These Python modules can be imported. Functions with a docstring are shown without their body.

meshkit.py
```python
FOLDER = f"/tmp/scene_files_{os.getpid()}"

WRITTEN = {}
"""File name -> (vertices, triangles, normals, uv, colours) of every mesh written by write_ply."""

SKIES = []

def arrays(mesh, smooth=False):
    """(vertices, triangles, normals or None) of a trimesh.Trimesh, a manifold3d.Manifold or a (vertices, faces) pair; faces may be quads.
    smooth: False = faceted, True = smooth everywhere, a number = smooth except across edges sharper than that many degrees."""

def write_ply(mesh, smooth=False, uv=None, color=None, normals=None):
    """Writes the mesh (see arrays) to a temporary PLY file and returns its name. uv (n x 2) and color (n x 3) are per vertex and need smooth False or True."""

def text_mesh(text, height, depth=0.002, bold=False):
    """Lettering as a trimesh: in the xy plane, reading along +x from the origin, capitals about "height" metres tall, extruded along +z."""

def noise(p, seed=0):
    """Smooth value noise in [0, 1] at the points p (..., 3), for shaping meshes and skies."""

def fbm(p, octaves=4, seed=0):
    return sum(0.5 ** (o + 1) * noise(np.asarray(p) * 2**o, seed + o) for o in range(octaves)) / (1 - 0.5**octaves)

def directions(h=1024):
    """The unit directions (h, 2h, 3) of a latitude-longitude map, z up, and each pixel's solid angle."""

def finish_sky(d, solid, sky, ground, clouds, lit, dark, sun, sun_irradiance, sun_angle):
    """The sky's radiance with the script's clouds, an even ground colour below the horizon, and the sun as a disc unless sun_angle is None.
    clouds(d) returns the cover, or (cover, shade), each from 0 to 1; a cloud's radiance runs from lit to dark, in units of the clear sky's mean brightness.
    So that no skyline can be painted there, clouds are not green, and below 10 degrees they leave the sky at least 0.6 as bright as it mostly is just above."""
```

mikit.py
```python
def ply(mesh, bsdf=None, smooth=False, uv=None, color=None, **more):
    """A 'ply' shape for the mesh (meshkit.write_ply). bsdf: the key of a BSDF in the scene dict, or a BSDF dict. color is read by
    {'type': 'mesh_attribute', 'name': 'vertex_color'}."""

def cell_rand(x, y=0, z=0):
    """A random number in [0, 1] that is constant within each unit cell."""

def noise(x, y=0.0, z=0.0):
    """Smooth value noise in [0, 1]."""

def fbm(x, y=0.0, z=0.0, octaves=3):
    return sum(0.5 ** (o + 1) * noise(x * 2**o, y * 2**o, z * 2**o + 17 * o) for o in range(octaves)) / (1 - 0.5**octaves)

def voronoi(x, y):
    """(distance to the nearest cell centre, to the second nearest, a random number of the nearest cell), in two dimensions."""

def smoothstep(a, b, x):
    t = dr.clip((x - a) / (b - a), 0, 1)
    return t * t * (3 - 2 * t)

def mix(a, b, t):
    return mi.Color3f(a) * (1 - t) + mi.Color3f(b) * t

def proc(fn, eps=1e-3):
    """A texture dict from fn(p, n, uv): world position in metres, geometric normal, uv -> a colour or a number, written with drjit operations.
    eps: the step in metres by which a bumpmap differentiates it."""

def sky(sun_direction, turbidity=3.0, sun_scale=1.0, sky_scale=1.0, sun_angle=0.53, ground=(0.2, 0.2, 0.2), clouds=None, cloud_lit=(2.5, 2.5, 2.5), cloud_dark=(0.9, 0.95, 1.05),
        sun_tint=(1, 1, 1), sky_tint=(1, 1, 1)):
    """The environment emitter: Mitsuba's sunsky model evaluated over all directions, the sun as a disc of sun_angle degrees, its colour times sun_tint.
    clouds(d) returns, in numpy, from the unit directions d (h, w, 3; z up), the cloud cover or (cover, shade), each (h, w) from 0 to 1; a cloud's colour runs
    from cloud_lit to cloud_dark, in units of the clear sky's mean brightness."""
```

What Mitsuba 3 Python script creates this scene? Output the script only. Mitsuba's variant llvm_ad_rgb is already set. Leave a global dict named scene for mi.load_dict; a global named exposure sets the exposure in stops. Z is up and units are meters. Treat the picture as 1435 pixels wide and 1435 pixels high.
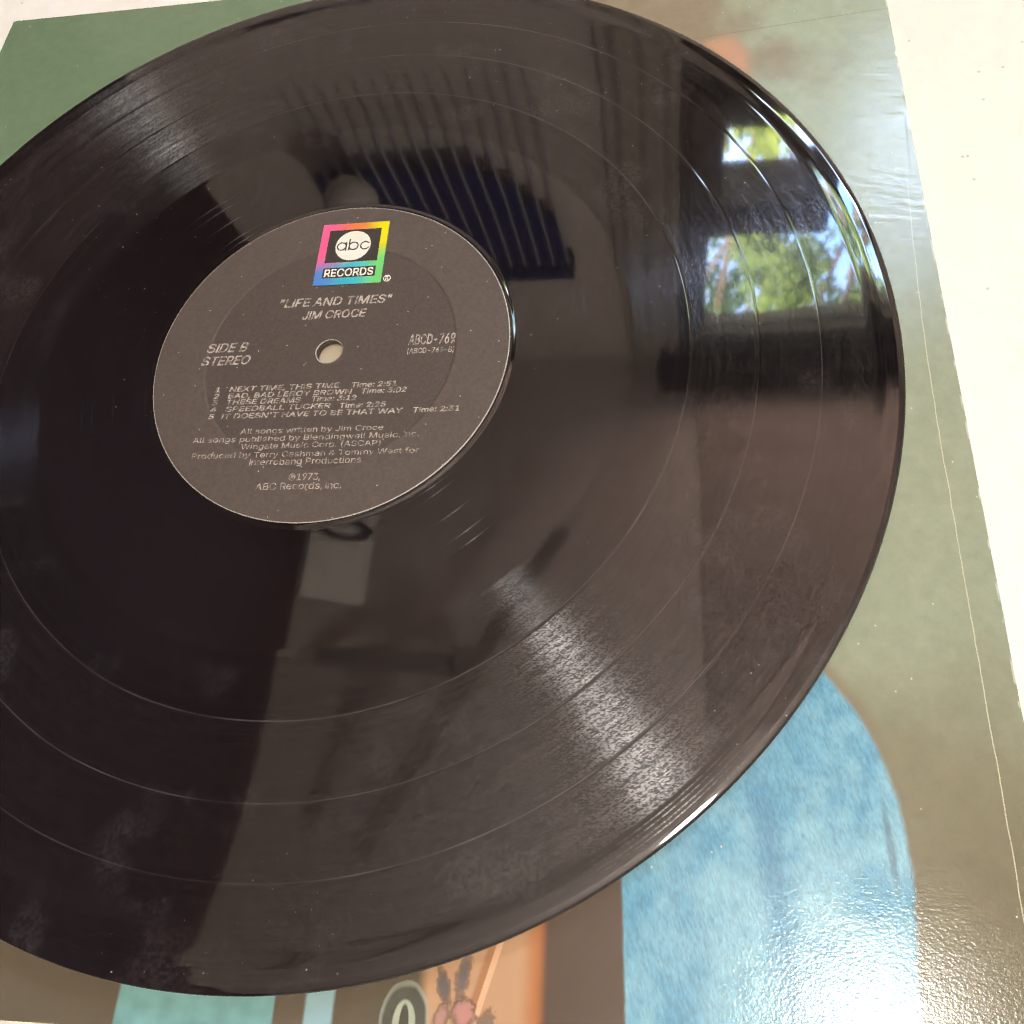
import math
import numpy as np
import trimesh
import shapely.geometry as sg
from shapely import affinity
import drjit as dr
import mitsuba as mi
import mikit
import meshkit
from mikit import proc, noise, fbm, voronoi, smoothstep, mix, cell_rand

T = mi.ScalarTransform4f
scene, labels = {}, {}
rng = np.random.default_rng(7)

# ------------------------------------------------------------------ camera, sky, exposure
# The origin is the spindle hole; x runs along the printing on the label, y towards its top.
CAM = np.array([0.0907045, -0.1132180, 0.1624473])
FWD = np.array([-0.1100621, 0.3664231, -0.9239158])
UP = np.array([0.0187224, 0.9301626, 0.3666702])
scene['camera'] = {
    'type': 'perspective', 'fov_axis': 'x', 'fov': math.degrees(2 * math.atan(0.5 * 1435 / 1027.0)),
    'principal_point_offset_x': -100.0 / 1435, 'principal_point_offset_y': 0.0,
    'near_clip': 0.005, 'far_clip': 200.0,
    'to_world': T().look_at(origin=CAM.tolist(), target=(CAM + FWD).tolist(), up=UP.tolist())}


def thin_cloud(d):
    q = d / np.maximum(d[..., 2:], 0.15) * 2.2
    return np.clip(0.08 + 1.2 * (meshkit.fbm(q, 4, 3) - 0.45), 0, 0.7)


scene['sky'] = mikit.sky((-0.55, -0.35, 0.75), turbidity=3, clouds=thin_cloud)
exposure = 8.5
LAMP = 0.66          # radiance of the lit globe lamp


# ------------------------------------------------------------------ helpers
def box(x0, x1, y0, y1, z0, z1):
    return trimesh.creation.box(bounds=[[x0, y0, z0], [x1, y1, z1]])


def bevel_box(x0, x1, y0, y1, z0, z1, b):
    lo, hi = np.array([x0, y0, z0]), np.array([x1, y1, z1])
    pts = []
    for s in np.ndindex(2, 2, 2):
        c = np.where(np.array(s) == 1, hi, lo)
        d = np.where(np.array(s) == 1, -b, b)
        for k in range(3):
            q = c + d
            q[k] = c[k]
            pts.append(q)
    return trimesh.convex.convex_hull(np.array(pts))


def cat(*m):
    return trimesh.util.concatenate(list(m))


def numbered(key):
    if key not in scene:
        return key
    n = 1
    while f'{key}_{n:03d}' in scene:
        n += 1
    return f'{key}_{n:03d}'


def put(key, mesh, bsdf, smooth=False, **more):
    key = numbered(key)
    scene[key] = mikit.ply(mesh, bsdf, smooth=smooth, **more)
    return key


def tag(key, label, category=None, group=None, kind=None):
    d = {'label': label}
    if category:
        d['category'] = category
    if group:
        d['group'] = group
    if kind:
        d['kind'] = kind
    labels[key] = d


def rgb(*c):
    return {'type': 'rgb', 'value': list(c)}


def matte(key, c):
    scene[key] = {'type': 'twosided', 'bsdf': {'type': 'diffuse', 'reflectance': rgb(*c) if isinstance(c, tuple) else c}}


def cylinder(r, p0, p1, sections=32):
    return trimesh.creation.cylinder(radius=r, segment=[p0, p1], sections=sections)


# ------------------------------------------------------------------ the room (seen mirrored in the vinyl)
WY, LX, CZ = 0.98, -0.77, 1.50        # window wall, left wall, ceiling; heights are above the record
RX, BY, FZ = 1.90, -2.00, -0.76
matte('m_wall', proc(lambda p, n, uv: mi.Color3f(0.72, 0.64, 0.58) * (0.94 + 0.12 * fbm(p.x * 6, p.y * 6, p.z * 6))))
matte('m_ceiling', proc(lambda p, n, uv: mi.Color3f(0.76, 0.675, 0.63) * (0.92 + 0.14 * fbm(p.x * 5, p.y * 5, 3))))
matte('m_shaded_wall', proc(lambda p, n, uv: mi.Color3f(0.075, 0.048, 0.055) * (0.8 + 0.4 * fbm(p.x * 3, p.y * 9, p.z * 3))))  # left wall: its shadow is put into this dark plum colour
matte('m_floor', proc(lambda p, n, uv: mi.Color3f(0.28, 0.20, 0.14) * (0.7 + 0.6 * fbm(p.x * 3, p.y * 40, 0))))
scene['m_dark_wood'] = {'type': 'twosided', 'bsdf': {'type': 'roughplastic', 'alpha': 0.2, 'diffuse_reflectance': proc(
    lambda p, n, uv: mi.Color3f(0.060, 0.034, 0.024) * (0.6 + 0.8 * fbm(p.x * 14 + p.y * 14, p.z * 60, p.x * 60)))}}
matte('m_trim', (0.10, 0.105, 0.088))
matte('m_blind_grey', (0.42, 0.40, 0.34))
matte('m_fan', (0.36, 0.31, 0.27))
matte('m_black', (0.02, 0.02, 0.022))
matte('m_bright', (0.88, 0.85, 0.78))
matte('m_white', (0.75, 0.73, 0.68))

put('floor', box(LX - 0.1, RX + 0.1, BY - 0.1, WY + 0.1, FZ - 0.05, FZ), 'm_floor')
tag('floor', 'brown wooden floor of the room', kind='structure')
put('ceiling', box(LX - 0.1, RX + 0.1, BY - 0.1, WY + 0.03, CZ, CZ + 0.05), 'm_ceiling')
tag('ceiling', 'warm off-white ceiling mirrored in the record', kind='structure')
put('wall_left', box(LX - 0.1, LX, BY, WY, FZ, CZ), 'm_shaded_wall')
tag('wall_left', 'plum wall on the left of the room, its shadow put into the dark colour', kind='structure')
put('wall_right', box(RX, RX + 0.1, BY, WY, FZ, CZ), 'm_wall')
tag('wall_right', 'beige wall on the right of the room', kind='structure')
put('wall_back', box(LX - 0.1, RX + 0.1, BY - 0.1, BY, FZ, CZ), 'm_wall')
tag('wall_back', 'beige wall behind the photographer', kind='structure')
WX0, WX1, WZ0, WZ1 = 0.19, 0.74, 0.70, 1.365
put('wall_window', cat(box(LX, WX0, WY, WY + 0.03, FZ, CZ), box(WX1, RX, WY, WY + 0.03, FZ, CZ),
                       box(WX0, WX1, WY, WY + 0.03, FZ, WZ0), box(WX0, WX1, WY, WY + 0.03, WZ1, CZ)), 'm_wall')
tag('wall_window', 'beige wall with the window in it', kind='structure')

# window: dark casing, stepped grey head trim, glass, and an inner sash in its lower left
put('window__casing', cat(box(WX0 - 0.055, WX0, WY - 0.03, WY + 0.028, WZ0 - 0.06, WZ1),
                          box(WX1, WX1 + 0.055, WY - 0.03, WY + 0.028, WZ0 - 0.06, WZ1),
                          box(WX0, WX1, WY - 0.03, WY + 0.028, WZ0 - 0.06, WZ0)), 'm_dark_wood')
put('window__head_trim', cat(box(WX0 - 0.055, WX1 + 0.055, WY - 0.028, WY + 0.028, WZ1, WZ1 + 0.035),
                             box(WX0 - 0.07, WX1 + 0.07, WY - 0.045, WY - 0.002, WZ1 + 0.036, WZ1 + 0.055)), 'm_trim')
put('window__lining', cat(box(WX0, WX1, WY - 0.002, WY + 0.032, WZ1 - 0.004, WZ1 - 0.0005), box(WX1 - 0.004, WX1 - 0.0005, WY - 0.002, WY + 0.032, WZ0 + 0.001, WZ1 - 0.005)), 'm_trim')
put('window__valance', box(WX0 - 0.10, WX1 + 0.10, WY - 0.10, WY - 0.003, WZ1 + 0.057, CZ - 0.004), 'm_black')
scene['m_glass'] = {'type': 'thindielectric', 'int_ior': 1.5}
put('window__pane', box(WX0, WX1, WY + 0.010, WY + 0.0101, WZ0, WZ1), 'm_glass')
SX0, SX1, SZ0, SZ1 = 0.150, 0.405, 0.690, 0.985
y0, y1 = WY - 0.075, WY - 0.035
sash = cat(box(SX0, SX0 + 0.052, y0, y1, SZ0, SZ1), box(SX1 - 0.048, SX1, y0, y1, SZ0, SZ1),
           box(SX0 + 0.052, SX1 - 0.048, y0, y1, SZ0, SZ0 + 0.045), box(SX0 + 0.052, SX1 - 0.048, y0, y1, SZ1 - 0.045, SZ1))
put('window__sash', sash, 'm_dark_wood')
put('window__shade', box(SX0 + 0.052, SX1 - 0.048, y1 - 0.012, y1 - 0.008, SZ0 + 0.135, SZ1 - 0.045), 'm_blind_grey')
tag('window', 'window with dark wood casing and an inner sash low on its left', 'window')

# curtain strip beside the window
ys = np.linspace(0, 0.13, 40)
fold = WY - 0.03 + 0.008 * np.sin(ys * 2 * np.pi / 0.043)
cv = np.array([[x, y, z] for x, y in zip(ys, fold) for z in (FZ + 0.1, CZ - 0.03)])
cf = np.array([[2 * i, 2 * i + 2, 2 * i + 3] for i in range(39)] + [[2 * i, 2 * i + 3, 2 * i + 1] for i in range(39)])
matte('m_curtain', (0.50, 0.45, 0.38))
put('curtain', trimesh.Trimesh(cv, cf), 'm_curtain', smooth=True)
tag('curtain', 'narrow beige curtain hanging left of the window', 'curtain')

# navy slatted blind further left
matte('m_navy', proc(lambda p, n, uv: mi.Color3f(0.017, 0.026, 0.13) * (0.7 + 0.6 * fbm(p.x * 30, p.z * 30, 1))))
matte('m_cord', (0.42, 0.42, 0.48))
for i in range(14):
    x = -0.53 + 0.0305 * i
    zb = 0.815 + 2.6 * max(0.0, x + 0.27) ** 1.6 * 1.3
    k = put('navy_blind__slat', bevel_box(x, x + 0.0255, WY - 0.05, WY - 0.030, min(zb, 1.06), 1.10, 0.003), 'm_navy')
    put('navy_blind__cord', box(x + 0.0258, x + 0.0302, WY - 0.054, WY - 0.050, 0.66, 1.09), 'm_cord')
put('navy_blind__head_rail', box(-0.54, -0.10, WY - 0.055, WY - 0.003, 1.103, 1.135), 'm_navy')
tag('navy_blind', 'navy vertical slat blind with pale cords on the wall', 'blind')
put('ball_ornament', trimesh.creation.icosphere(subdivisions=3, radius=0.045), 'm_bright', smooth=True, to_world=T().translate([-0.44, WY - 0.13, 0.80]))
put('ball_ornament__string', box(-0.441, -0.439, WY - 0.131, WY - 0.129, 0.83, CZ), 'm_white')
tag('ball_ornament', 'small pale ball hanging before the navy blind', 'ornament')

# ceiling details: cornice along the left wall, oval vent, dark fan
cove = sg.Polygon([(LX + 0.001, 1.38), (LX + 0.12, CZ - 0.001), (LX + 0.001, CZ - 0.001)])
cove = trimesh.creation.extrude_polygon(cove, WY - BY - 0.004, engine='earcut')
cove.apply_transform(trimesh.transformations.rotation_matrix(math.pi / 2, [1, 0, 0]))
cove.apply_translation([0, WY - 0.002, 0])
matte('m_cornice', (0.42, 0.36, 0.32))
put('cornice', cove, 'm_cornice')
lit_patch = bevel_box(-0.078, 0.078, -0.24, 0.24, -0.003, 0.003, 0.0015)
put('cornice__panel', lit_patch, 'm_bright', to_world=T().translate([LX + 0.0665, 0.56, 1.4345]).rotate([0, 1, 0], -45))  # pale slab added for a lit patch; the brightness is in its colour
tag('cornice', 'sloped brown cornice with one pale patch painted in for light where ceiling meets the dark wall', 'cornice')
ring = trimesh.creation.annulus(0.055, 0.075, 0.012, sections=40)
ring.apply_scale([0.92, 0.34, 1])
put('wall_vent', ring, 'm_black', to_world=T().translate([LX + 0.074, 0.50, 1.427]).rotate([0, 1, 0], -45 + 180))
tag('wall_vent', 'black oval vent ring on the pale cornice', 'vent')
matte('m_panel', proc(lambda p, n, uv: mi.Color3f(0.46, 0.39, 0.36) * (0.85 + 0.3 * fbm(p.x * 3, p.y * 40, 1))))
put('ceiling_panel', bevel_box(0.175, 1.10, 0.06, 0.872, CZ - 0.006, CZ - 0.001, 0.002), 'm_panel')
tag('ceiling_panel', 'brown wooden panel on the ceiling before the window', 'panel')
FANC = np.array([-0.33, 0.16, CZ - 0.10])
put('ceiling_fan__hub', cat(cylinder(0.035, FANC - [0, 0, 0.03], FANC + [0, 0, 0.03]), cylinder(0.010, FANC, [FANC[0], FANC[1], CZ])), 'm_fan', smooth=30)
for a in (178, 58, 238):
    b = bevel_box(0.03, 0.36, -0.022, 0.022, -0.004, 0.004, 0.002)
    put('ceiling_fan__blade', b, 'm_fan', to_world=T().translate(FANC.tolist()).rotate([0, 0, 1], a).rotate([1, 0, 0], 10))
tag('ceiling_fan', 'brown ceiling fan with three narrow blades', 'fan')

# the lit globe lamp
LC = np.array([0.352, -0.405, 1.00])
put('globe_lamp__globe', trimesh.creation.icosphere(subdivisions=4, radius=0.068), 'm_white', smooth=True,
    to_world=T().translate(LC.tolist()), emitter={'type': 'area', 'radiance': rgb(LAMP, LAMP * 0.955, LAMP * 0.87)})
put('globe_lamp__cord', cylinder(0.006, LC + [0, 0, 0.068], [LC[0], LC[1], CZ], 12), 'm_black')
put('globe_lamp__ceiling_cap', cylinder(0.05, [LC[0], LC[1], CZ - 0.02], [LC[0], LC[1], CZ - 0.001]), 'm_black', smooth=30)
tag('globe_lamp', 'lit white globe lamp hanging over the table', 'lamp')

# ------------------------------------------------------------------ outside the window
matte('m_bounce_ground', proc(lambda p, n, uv: mi.Color3f(0.20, 0.165, 0.15) * (0.7 + 0.6 * fbm(p.x * 2, p.y * 2, 0))))
ground_slab = box(-60, 60, WY + 0.12, 90, FZ - 0.5, FZ - 0.45)
put('patio', ground_slab, 'm_bounce_ground')  # added ground, toned so its bounce light does not tint the ceiling
tag('patio', 'added ground outside the window, toned to bounce neutral light indoors', kind='structure')
scene['m_bark'] = {'type': 'diffuse', 'reflectance': rgb(0.09, 0.065, 0.045)}
for i, c in enumerate(((0.115, 0.165, 0.050), (0.085, 0.135, 0.055), (0.16, 0.21, 0.045))):
    scene[f'm_leaf{i}'] = {'type': 'principledthin', 'base_color': rgb(*c), 'roughness': 0.6, 'diff_trans': 0.9}


def leafy(center, radii, n, size, seed, clumps=26):
    r = np.random.default_rng(seed)
    cc = r.normal(size=(clumps, 3))
    cc = cc / np.linalg.norm(cc, axis=1, keepdims=True) * r.uniform(0.25, 1.0, (clumps, 1)) ** 0.6
    cr = r.uniform(0.16, 0.34, clumps)
    w = r.integers(0, clumps, n)
    q = r.normal(size=(n, 3))
    q = q / np.linalg.norm(q, axis=1, keepdims=True) * (r.uniform(0, 1, (n, 1)) ** 0.45) * cr[w][:, None]
    q = (cc[w] + q) * np.array(radii) + np.array(center)
    a = r.normal(size=(n, 3))
    a /= np.linalg.norm(a, axis=1, keepdims=True)
    b = np.cross(a, r.normal(size=(n, 3)))
    b /= np.linalg.norm(b, axis=1, keepdims=True)
    s = size * r.uniform(0.6, 1.3, (n, 1))
    v = np.stack([q - a * s, q + b * s * 0.45, q + a * s, q - b * s * 0.45], 1).reshape(-1, 3)
    i = np.arange(n)[:, None] * 4
    return trimesh.Trimesh(v, np.vstack([i + [0, 1, 2], i + [0, 2, 3]]), process=False)


def tree(name, base, top, radii, n, size, leaf, seed, label):
    base, top = np.array(base, float), np.array(top, float)
    r = np.random.default_rng(seed + 50)
    segs = []
    for k in range(6):
        p, q = base + (top - base) * k / 6, base + (top - base) * (k + 1) / 6
        segs.append(trimesh.convex.convex_hull(np.vstack([trimesh.creation.icosphere(1, 0.16 * (1 - k / 8)).vertices + p, trimesh.creation.icosphere(1, 0.16 * (1 - (k + 1) / 8)).vertices + q])))
    key = numbered(name + '__trunk')
    root = key[:-len('__trunk')] if key.endswith('__trunk') else name
    put(root + '__trunk', cat(*segs), 'm_bark')
    for k in range(7):
        d = r.normal(size=3) * np.array(radii) * 0.5
        p = base + (top - base) * r.uniform(0.55, 0.95)
        put(root + '__branch', cylinder(0.03, p, top + d, 8), 'm_bark')
    put(root + '__crown', leafy(top, radii, n, size, seed), leaf)
    tag(root, label, 'tree')


tree('tree', (2.6, 6.6, FZ - 0.45), (2.6, 6.4, 8.1), (1.7, 1.5, 1.7), 2300, 0.11, 'm_leaf0', 1, 'leafy green tree beyond the right half of the window')
tree('tall_tree', (1.0, 8.4, FZ - 0.45), (1.9, 8.2, 11.2), (1.8, 1.7, 2.2), 2300, 0.12, 'm_leaf1', 2, 'tall airy tree behind, sky showing through its crown')
tree('young_tree', (0.45, 4.2, FZ - 0.45), (0.5, 4.1, 3.1), (0.55, 0.7, 0.8), 1500, 0.07, 'm_leaf2', 3, 'young yellow-green tree close to the window')

# ------------------------------------------------------------------ table
ZS, TS = -0.0025, 0.0026              # top of the sleeve, its thickness
ZT = ZS - TS
matte('m_table', proc(lambda p, n, uv: mi.Color3f(0.66, 0.64, 0.56) * (0.96 + 0.06 * fbm(p.x * 300, p.y * 300, 0)) * (1 - 0.35 * smoothstep(0.05, 0.03, voronoi(p.x * 90, p.y * 90)[0]) * (voronoi(p.x * 90, p.y * 90)[2] > 0.8))))
put('table__table_top', bevel_box(-0.62, 0.95, -0.62, 0.62, ZT - 0.03, ZT, 0.003), 'm_table')
for x in (-0.57, 0.90):
    for y in (-0.57, 0.57):
        put('table__leg', box(x - 0.025, x + 0.025, y - 0.025, y + 0.025, FZ, ZT - 0.031), 'm_table')
tag('table', 'off-white table under the cardboard sleeve', 'table')


# ------------------------------------------------------------------ cardboard sleeve with its print
def poly(y, c):
    out = mi.Float(c[0])
    for a in c[1:]:
        out = out * y + a
    return out


_py = np.array([-85.5, -92.6, -101.9, -112.8, -121.9, -134.3, -145.9])
_px = np.array([123.7, 128.9, 133.7, 136.5, 137.4, 136.7, 135.8])
DEN = [float(v) for v in np.polyfit((_py + 110) / 30, _px, 4)]


def srgb(r, g, b, k=1.62):
    c = (np.array([r, g, b]) / 255.0)
    c = np.where(c <= 0.04045, c / 12.92, ((c + 0.055) / 1.055) ** 2.4) / k
    return mi.Color3f(*[float(v) for v in c])


def sleeve_print(p, n, uv):
    X, Y = p.x * 1000, p.y * 1000
    f1 = fbm(X * 0.05, Y * 0.05, 1.0, 3)
    f2 = fbm(X * 0.35, Y * 0.35, 4.0, 3)
    f3 = noise(X * 1.9, Y * 1.9, 9.0)
    # background: soft sage green, browner towards the upper left, olive below
    bg = mix(srgb(162, 171, 144), srgb(174, 188, 158), smoothstep(20, 80, Y + 30 * (f1 - 0.5)))
    bg = mix(bg, srgb(158, 146, 120), smoothstep(40, 0, X - 105 + 60 * (f1 - 0.5)) * smoothstep(60, 110, Y))
    bg = mix(bg, srgb(122, 146, 112), smoothstep(20, -40, X))
    bg = mix(bg, srgb(138, 134, 106), smoothstep(-70, -112, Y + 14 * (f1 - 0.5)))
    bg = mix(bg, srgb(120, 112, 82), smoothstep(-105, -135, Y + 10 * (f1 - 0.5)))
    bg = bg * (0.90 + 0.16 * f2 + 0.05 * f3)
    # warm patch against the rim, upper right
    e = dr.sqrt(dr.square((X - 112) / 9) + dr.square((Y - 102) / 14))
    bg = mix(bg, srgb(205, 160, 124), smoothstep(1.15, 0.55, e + 0.4 * (f2 - 0.5)))
    # blue woven cloth
    yy = (Y + 110) / 30
    right = poly(yy, DEN)
    left = 80.6 + 0.03 * (-127 - Y) + 0.5 * (f2 - 0.5)
    shape = smoothstep(0.9, -0.9, X - right + 0.8 * (f2 - 0.5)) * smoothstep(-0.5, 0.5, X - left) * smoothstep(-70, -72, Y)
    brown_tint = smoothstep(5, 0, X - right) * smoothstep(-1.0, 1.0, X - right) * smoothstep(-120, -90, Y)  # brown printed tint along the right edge of the cloth
    bg = mix(bg, srgb(140, 122, 92), 0.6 * brown_tint)
    weave = noise(X * 2.6 + Y * 0.8, Y * 0.9, 3.0)
    den = mix(srgb(98, 162, 187), srgb(150, 200, 212), smoothstep(0.22, 0.80, 0.65 * fbm(X * 0.14 + 5, Y * 0.10, 2.0) + 0.35 * f2))
    den = mix(den, srgb(96, 150, 178), smoothstep(4.5, 0, dr.abs(X - (108.5 + 0.10 * (-109 - Y)) + 3 * (f1 - 0.5))) * smoothstep(-100, -116, Y) * 0.75)
    den = mix(den, srgb(110, 165, 190), smoothstep(7, 0, dr.abs(X - 94 + 6 * (f1 - 0.5))) * 0.45)
    slit = dr.sqrt(dr.square((X - 133.9 - 0.06 * (-120 - Y)) / 0.9) + dr.square((Y + 120.5) / 9.5))
    den = mix(den, srgb(92, 118, 136), smoothstep(1.3, 0.4, slit) * 0.6)
    den = den * (0.80 + 0.26 * weave + 0.16 * noise(X * 4.2, Y * 1.6, 8.0))
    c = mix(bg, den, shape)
    # warm band and dark brown band left of the cloth, striped cloth further left
    lower = smoothstep(-95, -105, Y)
    inside = smoothstep(0.5, -0.5, X - left) * lower
    brown = srgb(100, 84, 70) * (0.9 + 0.2 * f1)
    band = mix(brown, srgb(190, 120, 70), smoothstep(66.5, 64.0, X))
    band = mix(band, srgb(208, 166, 126) * (0.92 + 0.16 * f1), smoothstep(65.0, 60.0, X))
    band = mix(band, srgb(108, 98, 80), smoothstep(43.0, 40.0, X))
    band = mix(band, srgb(160, 196, 198), smoothstep(24.0, 23.0, X))
    band = mix(band, srgb(112, 102, 84), smoothstep(18.2, 17.2, X))
    band = mix(band, srgb(134, 184, 178) * (0.85 + 0.3 * f2), smoothstep(11.6, 10.8, X))
    band = mix(band, srgb(112, 102, 84), smoothstep(-22, -23, X))
    # pale cord across the warm band, a plain ring and a few soft petals
    cord = dr.abs(X - (56.4 - 0.32 * (-140.5 - Y)))
    band = mix(band, srgb(170, 108, 60), smoothstep(1.6, 0.6, dr.abs(X + 1.0 - (56.4 - 0.32 * (-140.5 - Y)))) * 0.6)
    band = mix(band, srgb(236, 190, 150), smoothstep(0.75, 0.5, cord))
    for (cx, cy, ax, ay, ang, col) in ((45.6, -147.6, 1.1, 3.2, 0.25, (112, 108, 104)), (49.4, -146.0, 1.4, 4.0, -0.15, (116, 110, 108)), (49.8, -152.6, 1.9, 2.9, -0.35, (206, 150, 140)),
                                       (45.4, -154.0, 1.3, 3.4, -0.3, (198, 150, 138)), (54.3, -154.2, 1.6, 3.0, -0.4, (134, 128, 112))):
        u, w = (X - cx) * math.cos(ang) + (Y - cy) * math.sin(ang), -(X - cx) * math.sin(ang) + (Y - cy) * math.cos(ang)
        d = dr.sqrt(dr.square(u / ax) + dr.square(w / ay)) + 0.9 * (f2 - 0.5) + 0.35 * (f3 - 0.5)
        band = mix(band, srgb(120, 98, 84), smoothstep(1.35, 0.95, d) * 0.7)
        band = mix(band, srgb(*col), smoothstep(1.0, 0.45, d) * 0.85)
    d = dr.sqrt(dr.square((X - 38.2) / 4.9) + dr.square((Y + 154.0) / 6.6))
    d = d + 0.10 * (f2 - 0.5)
    band = mix(band, srgb(168, 176, 158), smoothstep(1.06, 0.99, d) * (0.55 + 0.4 * f1))
    band = mix(band, srgb(98, 98, 84) * (0.8 + 0.4 * f2), smoothstep(0.96, 0.82, d))
    d = dr.sqrt(dr.square((X - 38.2) / 2.5) + dr.square((Y + 154.6) / 4.4))
    band = mix(band, srgb(196, 206, 178), smoothstep(1.0, 0.85, d) * 0.8)
    band = mix(band, srgb(90, 88, 72), smoothstep(0.9, 0.7, dr.sqrt(dr.square((X - 38.2) / 1.2) + dr.square((Y + 154.6) / 4.2))))
    c = mix(c, band, inside)
    # wear: the split fold beside the spine, scuffs, specks
    fold = 156.6 + 0.00035 * dr.square(Y + 45) * smoothstep(-45, 20, Y) + 0.22 * (noise(Y * 0.25, 3.0) - 0.5) + 0.06 * (noise(Y * 1.2, 4.0) - 0.5)
    line = 0.8 * smoothstep(0.17, 0.07, dr.abs(X - fold)) * smoothstep(62, 40, Y) * smoothstep(0.1, 0.4, noise(Y * 0.7, 8.0) + 0.25)
    c = mix(c, srgb(110, 120, 90), smoothstep(0.5, 0.2, dr.abs(X - fold - 1.0)) * smoothstep(40, 70, Y) * 0.5)
    c = mix(c, srgb(222, 220, 188), line)
    d1, d2, w1 = voronoi(X * 0.12, Y * 0.12)
    c = mix(c, srgb(226, 226, 205), smoothstep(0.012 + 0.03 * w1, 0.008, d1) * (w1 > 0.62) * smoothstep(0.42, 0.6, f1))
    c = mix(c, srgb(225, 222, 200), smoothstep(0.10, 0.0, 162.9 - X) * smoothstep(0.5, 0.8, noise(Y * 0.4, 1.0)) * 0.8)
    c = mix(c, srgb(205, 190, 165), smoothstep(9, 7, dr.sqrt(X * X + Y * Y)))
    return dr.clip(c, 0.0, 0.95)


def sleeve_bump(p, n, uv):
    X, Y = p.x * 1000, p.y * 1000
    fine = noise(X * 2.0, Y * 2.5, 1.0) * 0.5 + noise(X * 4.4, Y * 4.8, 6.0) * 0.40
    worn = smoothstep(0, 60, Y) * smoothstep(70, 100, X)
    wr = fbm(X * 0.16 + Y * 0.10, Y * 0.75 + X * 0.1, 2.0, 2) * 2.4 * (0.05 + 0.95 * worn)
    return (fine * 0.028 + wr * 0.042) * 0.001


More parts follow.
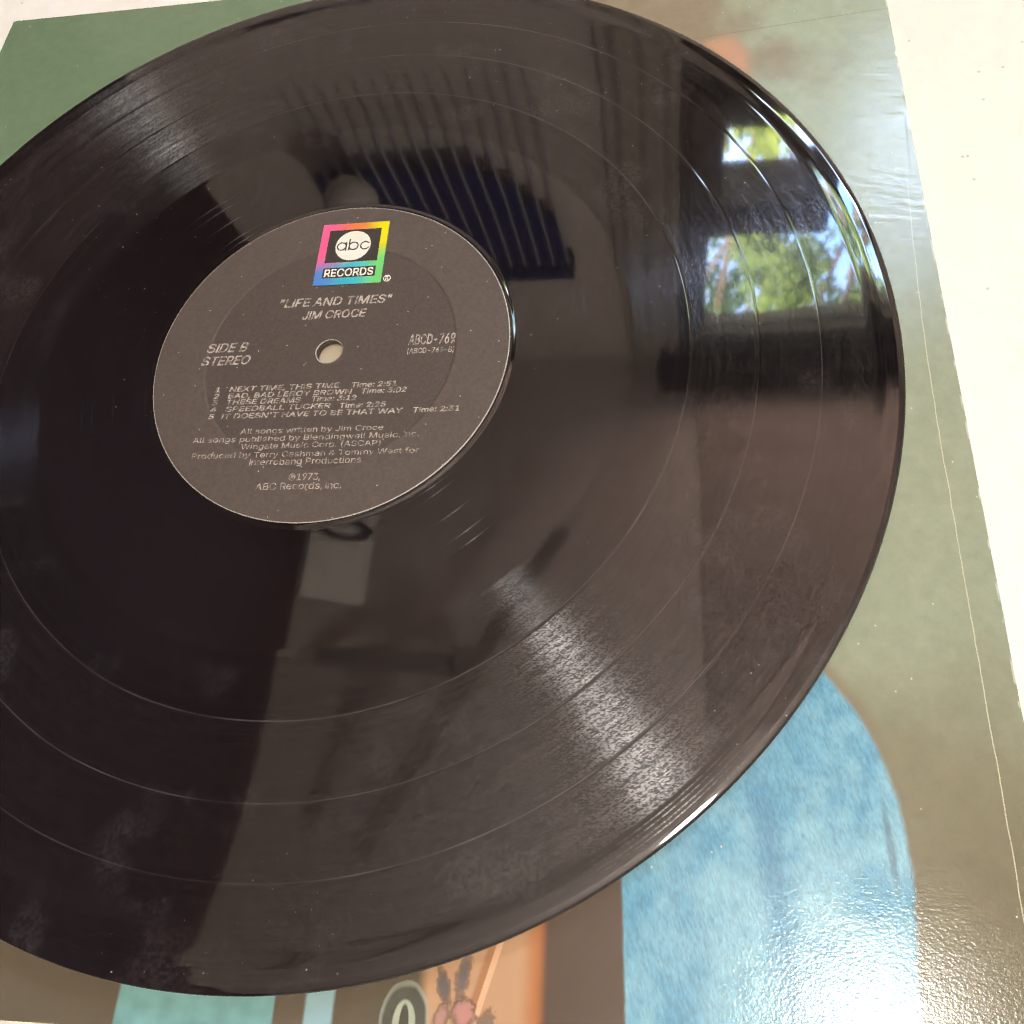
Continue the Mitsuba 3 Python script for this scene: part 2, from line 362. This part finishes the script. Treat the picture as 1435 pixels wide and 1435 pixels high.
scene['m_print'] = {'type': 'twosided', 'bsdf': {'type': 'bumpmap', 'arbitrary': {'type': 'roughplastic', 'distribution': 'ggx', 'alpha': 0.034, 'int_ior': 1.38, 'diffuse_reflectance': proc(sleeve_print)},
                    'bump_texture': proc(sleeve_bump, eps=1e-4), 'scale': 1.0}}
matte('m_card', (0.62, 0.58, 0.46))
y = np.linspace(-157, 157, 180)
rightedge = np.stack([163.3 + 0.09 * (meshkit.fbm(np.stack([y * 0.12, 0 * y, 0 * y], 1)) - 0.5) * 2 - 0.4 * (np.abs(y - 76) < 1.2) - 0.35 * (np.abs(y - 101) < 0.9), y], 1)
outline = np.vstack([rightedge, [[163 - 6, 157.5], [-151, 157.5], [-151, -157.5]]]) / 1000
outline[:, 1] = outline[:, 1] - 0.0008
for nm, zz0, zz1, m in (('front_panel', ZS - 0.0011, ZS, 'm_print'), ('back_panel', ZT, ZS - 0.0014, 'm_card')):
    e = trimesh.creation.extrude_polygon(sg.Polygon(outline).buffer(0), zz1 - zz0, engine='earcut')
    e.apply_translation([0, 0, zz0])
    put('record_sleeve__' + nm, e, m)
put('record_sleeve__spine', box(0.1608, 0.1626, -0.156, 0.155, ZS - 0.00138, ZS - 0.00112), 'm_card')
tag('record_sleeve', 'worn cardboard record sleeve printed in sage green and denim blue, lying under the record', 'record sleeve')

# ------------------------------------------------------------------ the vinyl record
R_LABEL, R_DEAD, R_OUT = 0.0505, 0.0835, 0.1508
GAPS = (0.0984, 0.1157, 0.1312)


def height(r):
    """Profile of the playing side, metres."""
    z = np.zeros_like(r)
    s = np.clip((r - 0.1425) / 0.0045, 0, 1)
    z = z + 0.00030 * s * s * (3 - 2 * s)                      # raised rim
    s = np.clip((r - 0.0510) / 0.0012, 0, 1)
    z = z + 0.00025 * (1 - s * s * (3 - 2 * s))                # raised label seat
    for g in GAPS:
        z = z - 0.000012 * np.exp(-((r - g) / 0.00022) ** 2)
    return z


def warp(x, y):
    r, a = np.hypot(x, y), np.arctan2(y, x)
    lift = 0.0026 * (np.clip(r - 0.09, 0, 1) / 0.06) ** 2 * np.clip(np.cos(a - math.radians(238)), 0, 1) ** 2
    p = np.stack([x * 22, y * 22, 0 * x], -1)
    return lift + 0.00011 * (meshkit.fbm(p, 2) - 0.5) * np.clip((r - 0.02) / 0.05, 0, 1)


def lathe(r, z, n=720, use_warp=True):
    a = np.linspace(0, 2 * np.pi, n + 1)
    rr, aa = np.meshgrid(r, a, indexing='ij')
    zz = np.repeat(np.asarray(z)[:, None], n + 1, 1)
    x, y = rr * np.cos(aa), rr * np.sin(aa)
    if use_warp:
        zz = zz + warp(x, y)
    v = np.stack([x, y, zz], -1).reshape(-1, 3)
    # smooth normals by finite differences along the grid (the seam included)
    V = v.reshape(len(r), n + 1, 3)
    dr_ = np.gradient(V, axis=0)
    ext = np.concatenate([V[:, -2:-1], V, V[:, 1:2]], 1)
    da = ext[:, 2:] - ext[:, :-2]
    N = np.cross(dr_, da)
    N /= np.linalg.norm(N, axis=-1, keepdims=True)
    i, j = np.meshgrid(np.arange(len(r) - 1), np.arange(n), indexing='ij')
    q0, q1, q2, q3 = i * (n + 1) + j, (i + 1) * (n + 1) + j, (i + 1) * (n + 1) + j + 1, i * (n + 1) + j + 1
    f = np.vstack([np.stack([q0, q1, q2], -1).reshape(-1, 3), np.stack([q0, q2, q3], -1).reshape(-1, 3)])
    uv = np.stack([aa / (2 * np.pi), np.linspace(0, 1, len(r))[:, None] + 0 * aa], -1).reshape(-1, 2)
    return v, f, N.reshape(-1, 3), uv


def put_lathe(key, r, z, bsdf, **k):
    v, f, N, uv = lathe(np.asarray(r), np.asarray(z), **k)
    path = meshkit.write_ply(trimesh.Trimesh(v, f, process=False), False, uv, None, normals=N)
    scene[key] = {'type': 'ply', 'filename': path, 'face_normals': False, 'bsdf': {'type': 'ref', 'id': bsdf}}


def polar(p):
    return dr.sqrt(dr.square(p.x) + dr.square(p.y)) * 1000, dr.atan2(p.y, p.x)


def haze(p, n, uv):
    """Share of the surface that is groove wall rather than flat land."""
    r, a = polar(p)
    band = 0.75 + 0.5 * noise(r * 1.1, 2.0) - 0.35 * (noise(r * 7.0, 5.0) - 0.5)
    w = 0.29 * smoothstep(83.2, 84.2, r) * smoothstep(144.6, 143.8, r) * (0.6 + 0.4 * band)
    for g in GAPS:
        w = w * smoothstep(0.25, 0.55, dr.abs(r - g * 1000))
    for g in (53.0, 55.2, 62.2, 68.3, 71.2, 145.3, 146.2, 147.2, 148.0):
        w = dr.maximum(w, 0.30 * smoothstep(0.20, 0.08, dr.abs(r - g)))
    return dr.clip(w, 0.0, 1.0)


def glint(p, n, uv):
    r, a = polar(p)
    s = noise(r * 4.5, a * r * 0.40, 1.0) * 0.28 + noise(r * 2.2, a * 14, 7.0) * 0.17 + noise(r * 3.4, a * r * 2.8, 4.0) * 0.55
    s = smoothstep(0.25, 0.80, s)
    s = s * (0.75 + 0.5 * noise(r * 1.1, 2.0)) * (0.25 + 0.75 * smoothstep(98.0, 98.8, r))
    return 0.080 * (0.32 + 1.9 * s) * mi.Color3f(1.0, 0.97, 1.0)


def dust_and_sheen(p, n, uv):
    r, a = polar(p)
    X, Y = p.x * 1000, p.y * 1000
    d1, d2, w1 = voronoi(X * 0.10, Y * 0.10)
    e1, e2, w2 = voronoi(X * 0.33 + 9, Y * 0.33)
    m = 0.8 * smoothstep(0.024, 0.010, d1) * (w1 > 0.7) + 0.35 * smoothstep(0.055, 0.02, e1) * (w2 > 0.88)
    m = m * smoothstep(0.45, 0.7, fbm(X * 0.02 + 7, Y * 0.02, 2.0, 2)) * 1.4
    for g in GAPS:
        m = dr.maximum(m, smoothstep(0.22, 0.06, dr.abs(r - g * 1000 + 0.3 * noise(a * 5, 1.0))) * (0.02 + 0.11 * dr.square(noise(a * 11, g * 900))))  # track gaps: painted grey lines stand in for the light they catch
    # finger smudges, light
    s = smoothstep(0.62, 0.80, fbm(X * 0.07 + 40, Y * 0.07, 3.0, 3)) * noise(X * 1.5, Y * 1.5, 2.0)
    lines = smoothstep(0.45, 0.85, noise(r * 1.5, 3.0)) * 0.5 + smoothstep(0.4, 0.8, noise(r * 3.1, 8.0)) * 0.5
    m = m + 0.007 * lines * smoothstep(84, 85, r) * smoothstep(145, 144, r) * (0.6 + 0.8 * noise(a * 3, 2.0))
    m = m + 0.04 * s * smoothstep(85, 90, r)
    return dr.clip(m, 0.0, 1.0)


def land_bump(p, n, uv):
    r, a = polar(p)
    g = smoothstep(82, 86, r) * smoothstep(146, 143, r)
    return (0.0011 * noise(r * 1.6, a * 10, 3.0) + 0.0006 * noise(r * 4.2, a * 24, 5.0)) * 0.001 * g * 0.35


MIRROR = {'type': 'roughplastic', 'distribution': 'ggx', 'alpha': 0.0015, 'int_ior': 1.74, 'diffuse_reflectance': rgb(0.0045, 0.0035, 0.0035)}
GROOVE = {'type': 'roughconductor', 'material': 'none', 'distribution': 'ggx', 'alpha_u': 0.018, 'alpha_v': 0.52, 'specular_reflectance': proc(glint)}
scene['m_vinyl'] = {'type': 'twosided', 'bsdf': {'type': 'blendbsdf', 'weight': proc(dust_and_sheen),
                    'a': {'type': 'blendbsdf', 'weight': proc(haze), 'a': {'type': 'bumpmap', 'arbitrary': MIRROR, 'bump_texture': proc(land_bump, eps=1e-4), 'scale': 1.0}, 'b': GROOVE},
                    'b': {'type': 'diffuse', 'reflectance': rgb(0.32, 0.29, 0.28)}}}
R_HOLE = 0.0037
r_top = np.unique(np.concatenate([np.linspace(0.0500, 0.0530, 16), np.linspace(0.053, 0.1420, 60), np.linspace(0.142, 0.1492, 30)] + [np.linspace(g - 0.0006, g + 0.0006, 13) for g in GAPS]))
z_top = height(r_top)
t = np.linspace(0.25, math.pi - 0.25, 14)
TH = 0.0011
r_rim, z_rim = 0.1495 + 0.0013 * np.sin(t), z_top[-1] - TH / 2 - 0.0001 + (TH / 2) * np.cos(t)
prof_r = np.concatenate([r_top, r_rim, [0.149, 0.10, R_LABEL, R_HOLE]])
prof_z = np.concatenate([z_top, z_rim, [-0.0011, -0.0014, -0.0014, -0.0014]])
put_lathe('vinyl_record__disc', prof_r, prof_z, 'm_vinyl')
tag('vinyl_record', 'black vinyl record with a dark printed centre label, lying on the sleeve', 'record')

# label: paper with a pressed ring at 35.5 mm
ZL = 0.00034
rl = np.concatenate([[R_HOLE, R_HOLE], np.linspace(0.0042, 0.0345, 20), np.linspace(0.0350, 0.0365, 13), np.linspace(0.037, 0.0500, 14), [0.0503, 0.0505, 0.0505]])
zl = np.full(len(rl), ZL)
s = np.clip((rl - 0.0352) / 0.0009, 0, 1)
zl = zl - 0.00016 + 0.00016 * s * s * (3 - 2 * s)
zl[0], zl[1] = -0.0014, zl[2] - 0.00002
zl[-2], zl[-1] = ZL - 0.00008, 0.00020


def label_paper(p, n, uv):
    r, a = polar(p)
    X, Y = p.x * 1000, p.y * 1000
    f = fbm(X * 1.5, Y * 1.5, 1.0, 3)
    c = mi.Color3f(0.074, 0.057, 0.046) * (0.85 + 0.3 * f) * (1.0 + 0.22 * smoothstep(35.2, 36.2, r))
    c = mix(c, mi.Color3f(0.40, 0.385, 0.33), smoothstep(50.15, 50.35, r))
    c = mix(c, mi.Color3f(0.55, 0.52, 0.46), smoothstep(4.05, 3.85, r) * (r > 3.71))
    d1, d2, w1 = voronoi(X * 0.16, Y * 0.16)
    return mix(c, mi.Color3f(0.5, 0.48, 0.44), smoothstep(0.035, 0.015, d1) * (w1 > 0.7) * 0.8)


scene['m_label'] = {'type': 'twosided', 'bsdf': {'type': 'roughplastic', 'distribution': 'ggx', 'alpha': 0.22, 'int_ior': 1.5, 'diffuse_reflectance': proc(label_paper)}}
put_lathe('vinyl_record__label', rl, zl, 'm_label', n=360, use_warp=False)
tag('vinyl_record__label', 'dark brown paper label with silver lettering and a rainbow framed logo')

# ---- printing
INK = 0.000015


def ink(r, g, b, k=1.6):
    c = np.array([r, g, b]) / 255.0
    return tuple(float(v) for v in np.where(c <= 0.04045, c / 12.92, ((c + 0.055) / 1.055) ** 2.4) / k)


scene['m_silver'] = {'type': 'twosided', 'bsdf': {'type': 'roughplastic', 'alpha': 0.25, 'diffuse_reflectance': proc(
    lambda p, n, uv: mi.Color3f(0.30, 0.26, 0.22) * (0.45 + 0.9 * smoothstep(0.2, 0.7, fbm(p.x * 1300, p.y * 1300, 2.0))))}}
scene['m_white_ink'] = {'type': 'twosided', 'bsdf': {'type': 'roughplastic', 'alpha': 0.25, 'diffuse_reflectance': rgb(0.66, 0.65, 0.55)}}
scene['m_black_ink'] = {'type': 'twosided', 'bsdf': {'type': 'roughplastic', 'alpha': 0.25, 'diffuse_reflectance': rgb(0.035, 0.03, 0.026)}}


def rainbow(p, n, uv):
    X, Y = (p.x * 1000 - 1.6) / 10.2, (p.y * 1000 - 33.5) / 11.1      # -1..1 across the frame
    pink, orange, yellow = mi.Color3f(*ink(255, 110, 160)), mi.Color3f(*ink(255, 140, 80)), mi.Color3f(*ink(250, 236, 0))
    green, cyan, blue = mi.Color3f(*ink(130, 235, 130)), mi.Color3f(*ink(70, 205, 220)), mi.Color3f(*ink(90, 150, 220))
    top = mix(mix(pink, orange, smoothstep(-0.7, 0.0, X)), yellow, smoothstep(0.1, 0.8, X))
    bot = mix(mix(blue, cyan, smoothstep(-0.8, 0.1, X)), green, smoothstep(0.1, 0.9, X))
    return mix(bot, top, smoothstep(-0.45, 0.15, Y - 0.25 * X))


scene['m_rainbow'] = {'type': 'twosided', 'bsdf': {'type': 'roughplastic', 'alpha': 0.25, 'diffuse_reflectance': proc(rainbow)}}
LAB = 'vinyl_record__label__'


def flat(shape, h, z0):
    geoms = [g for g in getattr(shape, 'geoms', [shape]) if g.area > 0]
    m = cat(*[trimesh.creation.extrude_polygon(g, h, engine='earcut') for g in geoms])
    m.apply_scale([0.001, 0.001, 1.0])
    m.apply_translation([0, 0, z0])
    return m


def letters(s, h, bold):
    """text_mesh, but with a capital I that is a plain stroke."""
    parts, cur = [], 0.0
    for seg in s.replace('I', '\x00I\x00').split('\x00'):
        if seg == 'I':
            wd = (0.19 if bold else 0.13) * h
            m = trimesh.creation.box(bounds=[[cur + 0.135 * h, -0.02 * h * bold, 0], [cur + 0.135 * h + wd, h * (1 + 0.02 * bold), 1.0]])
            parts.append(m)
            cur += 0.135 * h + wd
        elif seg:
            body = seg.strip(' ')
            cur += 0.30 * h * (len(seg) - len(seg.lstrip(' ')))
            if body:
                m = meshkit.text_mesh(body, h, 1.0, bold)
                m.apply_translation([cur + 0.135 * h - m.bounds[0, 0], 0, 0])
                parts.append(m)
                cur = m.bounds[1, 0]
                cur += 0.30 * h * (len(seg) - len(seg.rstrip(' ')))
    return cat(*parts)


def text(s, x0, x1, y0, h, bold=False, slant=0.0, mat='m_silver', z0=None, name='lettering', n=None):
    """One line of print: its box runs from x0 to x1 (mm) on the baseline y0, capitals h mm tall."""
    m = letters(s, h, bold)
    v = np.array(m.vertices)
    v[:, 0] += slant * v[:, 1]
    lo, hi = v[:, 0].min(), v[:, 0].max()
    v[:, 0] = x0 + (v[:, 0] - lo) * (x1 - x0) / (hi - lo)
    v[:, 1] += y0
    v[:, :2] /= 1000
    v[:, 2] = v[:, 2] * INK + (ZL if z0 is None else z0)
    m.vertices = v
    k = put(LAB + name, m, mat)
    return k


ZI = ZL - 0.00016
# the pressed ring lies at 35.2..36.1 mm: print inside it sits on the lower level
inner = sg.Point(0, 0).buffer(35.2, 128)


def line(s, x0, x1, y0, h, bold=False, slant=0.0):
    key = text(s, x0, x1, y0, h, bold, slant)
    m_path = scene[key]['filename']
    v = meshkit.WRITTEN[m_path][0]
    f = meshkit.WRITTEN[m_path][1]
    v = np.array(v, float)
    r = np.hypot(v[:, 0], v[:, 1]) * 1000
    s_ = np.clip((r - 35.2) / 0.9, 0, 1)
    v[:, 2] += -0.00016 + 0.00016 * s_ * s_ * (3 - 2 * s_) + 0.000002
    scene[key] = mikit.ply(trimesh.Trimesh(v, f, process=False), 'm_silver')
    return key


line('"LIFE AND TIMES"', -17.4, 15.8, 15.5, 2.75, True, 0.16)
line('JIM CROCE', -9.9, 8.9, 11.1, 2.6, True, 0.16)
line('SIDE B', -36.2, -24.2, 1.3, 2.9, True, 0.22)
line('STEREO', -37.0, -22.7, -2.9, 2.8, True, 0.22)
line('ABCD-769', 22.2, 35.3, 1.0, 3.2, True, 0.10)
line('(ABCD-769-B)', 22.2, 35.3, -1.8, 1.6, True, 0.10)
line('1   NEXT TIME, THIS TIME', -31.0, 4.6, -11.6, 1.5, True, 0.10)
line('Time: 2:51', 8.0, 20.5, -11.7, 1.5, True, 0.10)
line('2   BAD, BAD LEROY BROWN', -31.0, 8.4, -13.7, 1.5, True, 0.10)
line('Time: 3:02', 11.0, 23.5, -13.7, 1.5, True, 0.10)
line('3   THESE DREAMS', -31.0, -5.6, -15.7, 1.5, True, 0.10)
line('Time: 3:12', -2.6, 9.9, -15.6, 1.5, True, 0.10)
line('4   SPEEDBALL TUCKER', -31.0, 3.0, -17.8, 1.5, True, 0.10)
line('Time: 2:25', 5.6, 18.2, -17.9, 1.5, True, 0.10)
line("5   IT DOESN'T HAVE TO BE THAT WAY", -31.0, 23.2, -20.0, 1.5, True, 0.10)
line('Time: 2:31', 26.0, 38.4, -20.0, 1.5, True, 0.10)
line('All songs written by Jim Croce', -20.9, 18.5, -24.8, 1.55)
line('All songs published by Blendingwell Music, Inc.', -33.8, 28.4, -27.1, 1.55)
line('Wingate Music Corp. (ASCAP)', -19.9, 18.3, -29.3, 1.55)
line('Produced by Terry Cashman & Tommy West for', -33.0, 28.8, -31.8, 1.55)
line('Interrobang Productions', -16.4, 13.8, -34.1, 1.8)
line('\u21171973,', -4.9, 3.6, -38.7, 1.9)
line('ABC Records, Inc.', -13.4, 9.6, -41.2, 1.9)

# logo: rainbow frame with two windows, white disc with three letters, wordmark, registered mark
outer = sg.box(-8.55, 22.4, 11.8, 44.6)
w1 = sg.box(-6.2, 30.35, 9.65, 42.2)
w2 = sg.box(-6.15, 24.85, 9.65, 28.45)
ZF = ZL + 0.000012
put(LAB + 'logo_frame', flat(outer.difference(w1).difference(w2), INK * 1.5, ZF), 'm_rainbow')
put(LAB + 'logo_ground', flat(w1.union(w2), INK, ZF), 'm_black_ink')
put(LAB + 'logo_disc', flat(sg.Point(1.65, 36.25).buffer(5.35, 64), INK, ZF + INK + 2e-6), 'm_white_ink')
tag(LAB + 'logo_frame', 'square frame printed in rainbow colours')


def circ(x, y, r, w):
    return sg.Point(x, y).buffer(r, 48).difference(sg.Point(x, y).buffer(r - w, 48))


lw, rr_ = 0.42, 1.55
la = circ(-1.75, 36.1, rr_, lw).union(sg.box(-1.75 + rr_ - lw, 36.1 - rr_, -1.75 + rr_, 36.1 + rr_))
lb = circ(1.85, 36.1, rr_, lw).union(sg.box(1.85 - rr_, 36.1 - rr_, 1.85 - rr_ + lw, 36.1 + 2.6))
lc = circ(5.35, 36.1, rr_, lw).difference(sg.Polygon([(5.35, 36.1), (8, 37.6), (8, 34.6)]))
for g in (la, lb, lc):
    put(LAB + 'logo_letter', flat(g, INK, ZF + 2 * INK + 4e-6), 'm_black_ink')
text('RECORDS', -5.6, 9.1, 25.35, 2.6, True, 0.0, 'm_white_ink', ZF + INK + 2e-6)
put(LAB + 'registered_mark', flat(circ(13.5, 23.75, 1.15, 0.28), INK, ZF - 0.000012), 'm_white_ink')
text('R', 13.05, 13.95, 23.15, 1.25, True, 0.0, 'm_white_ink', ZF - 0.000012, 'registered_mark')
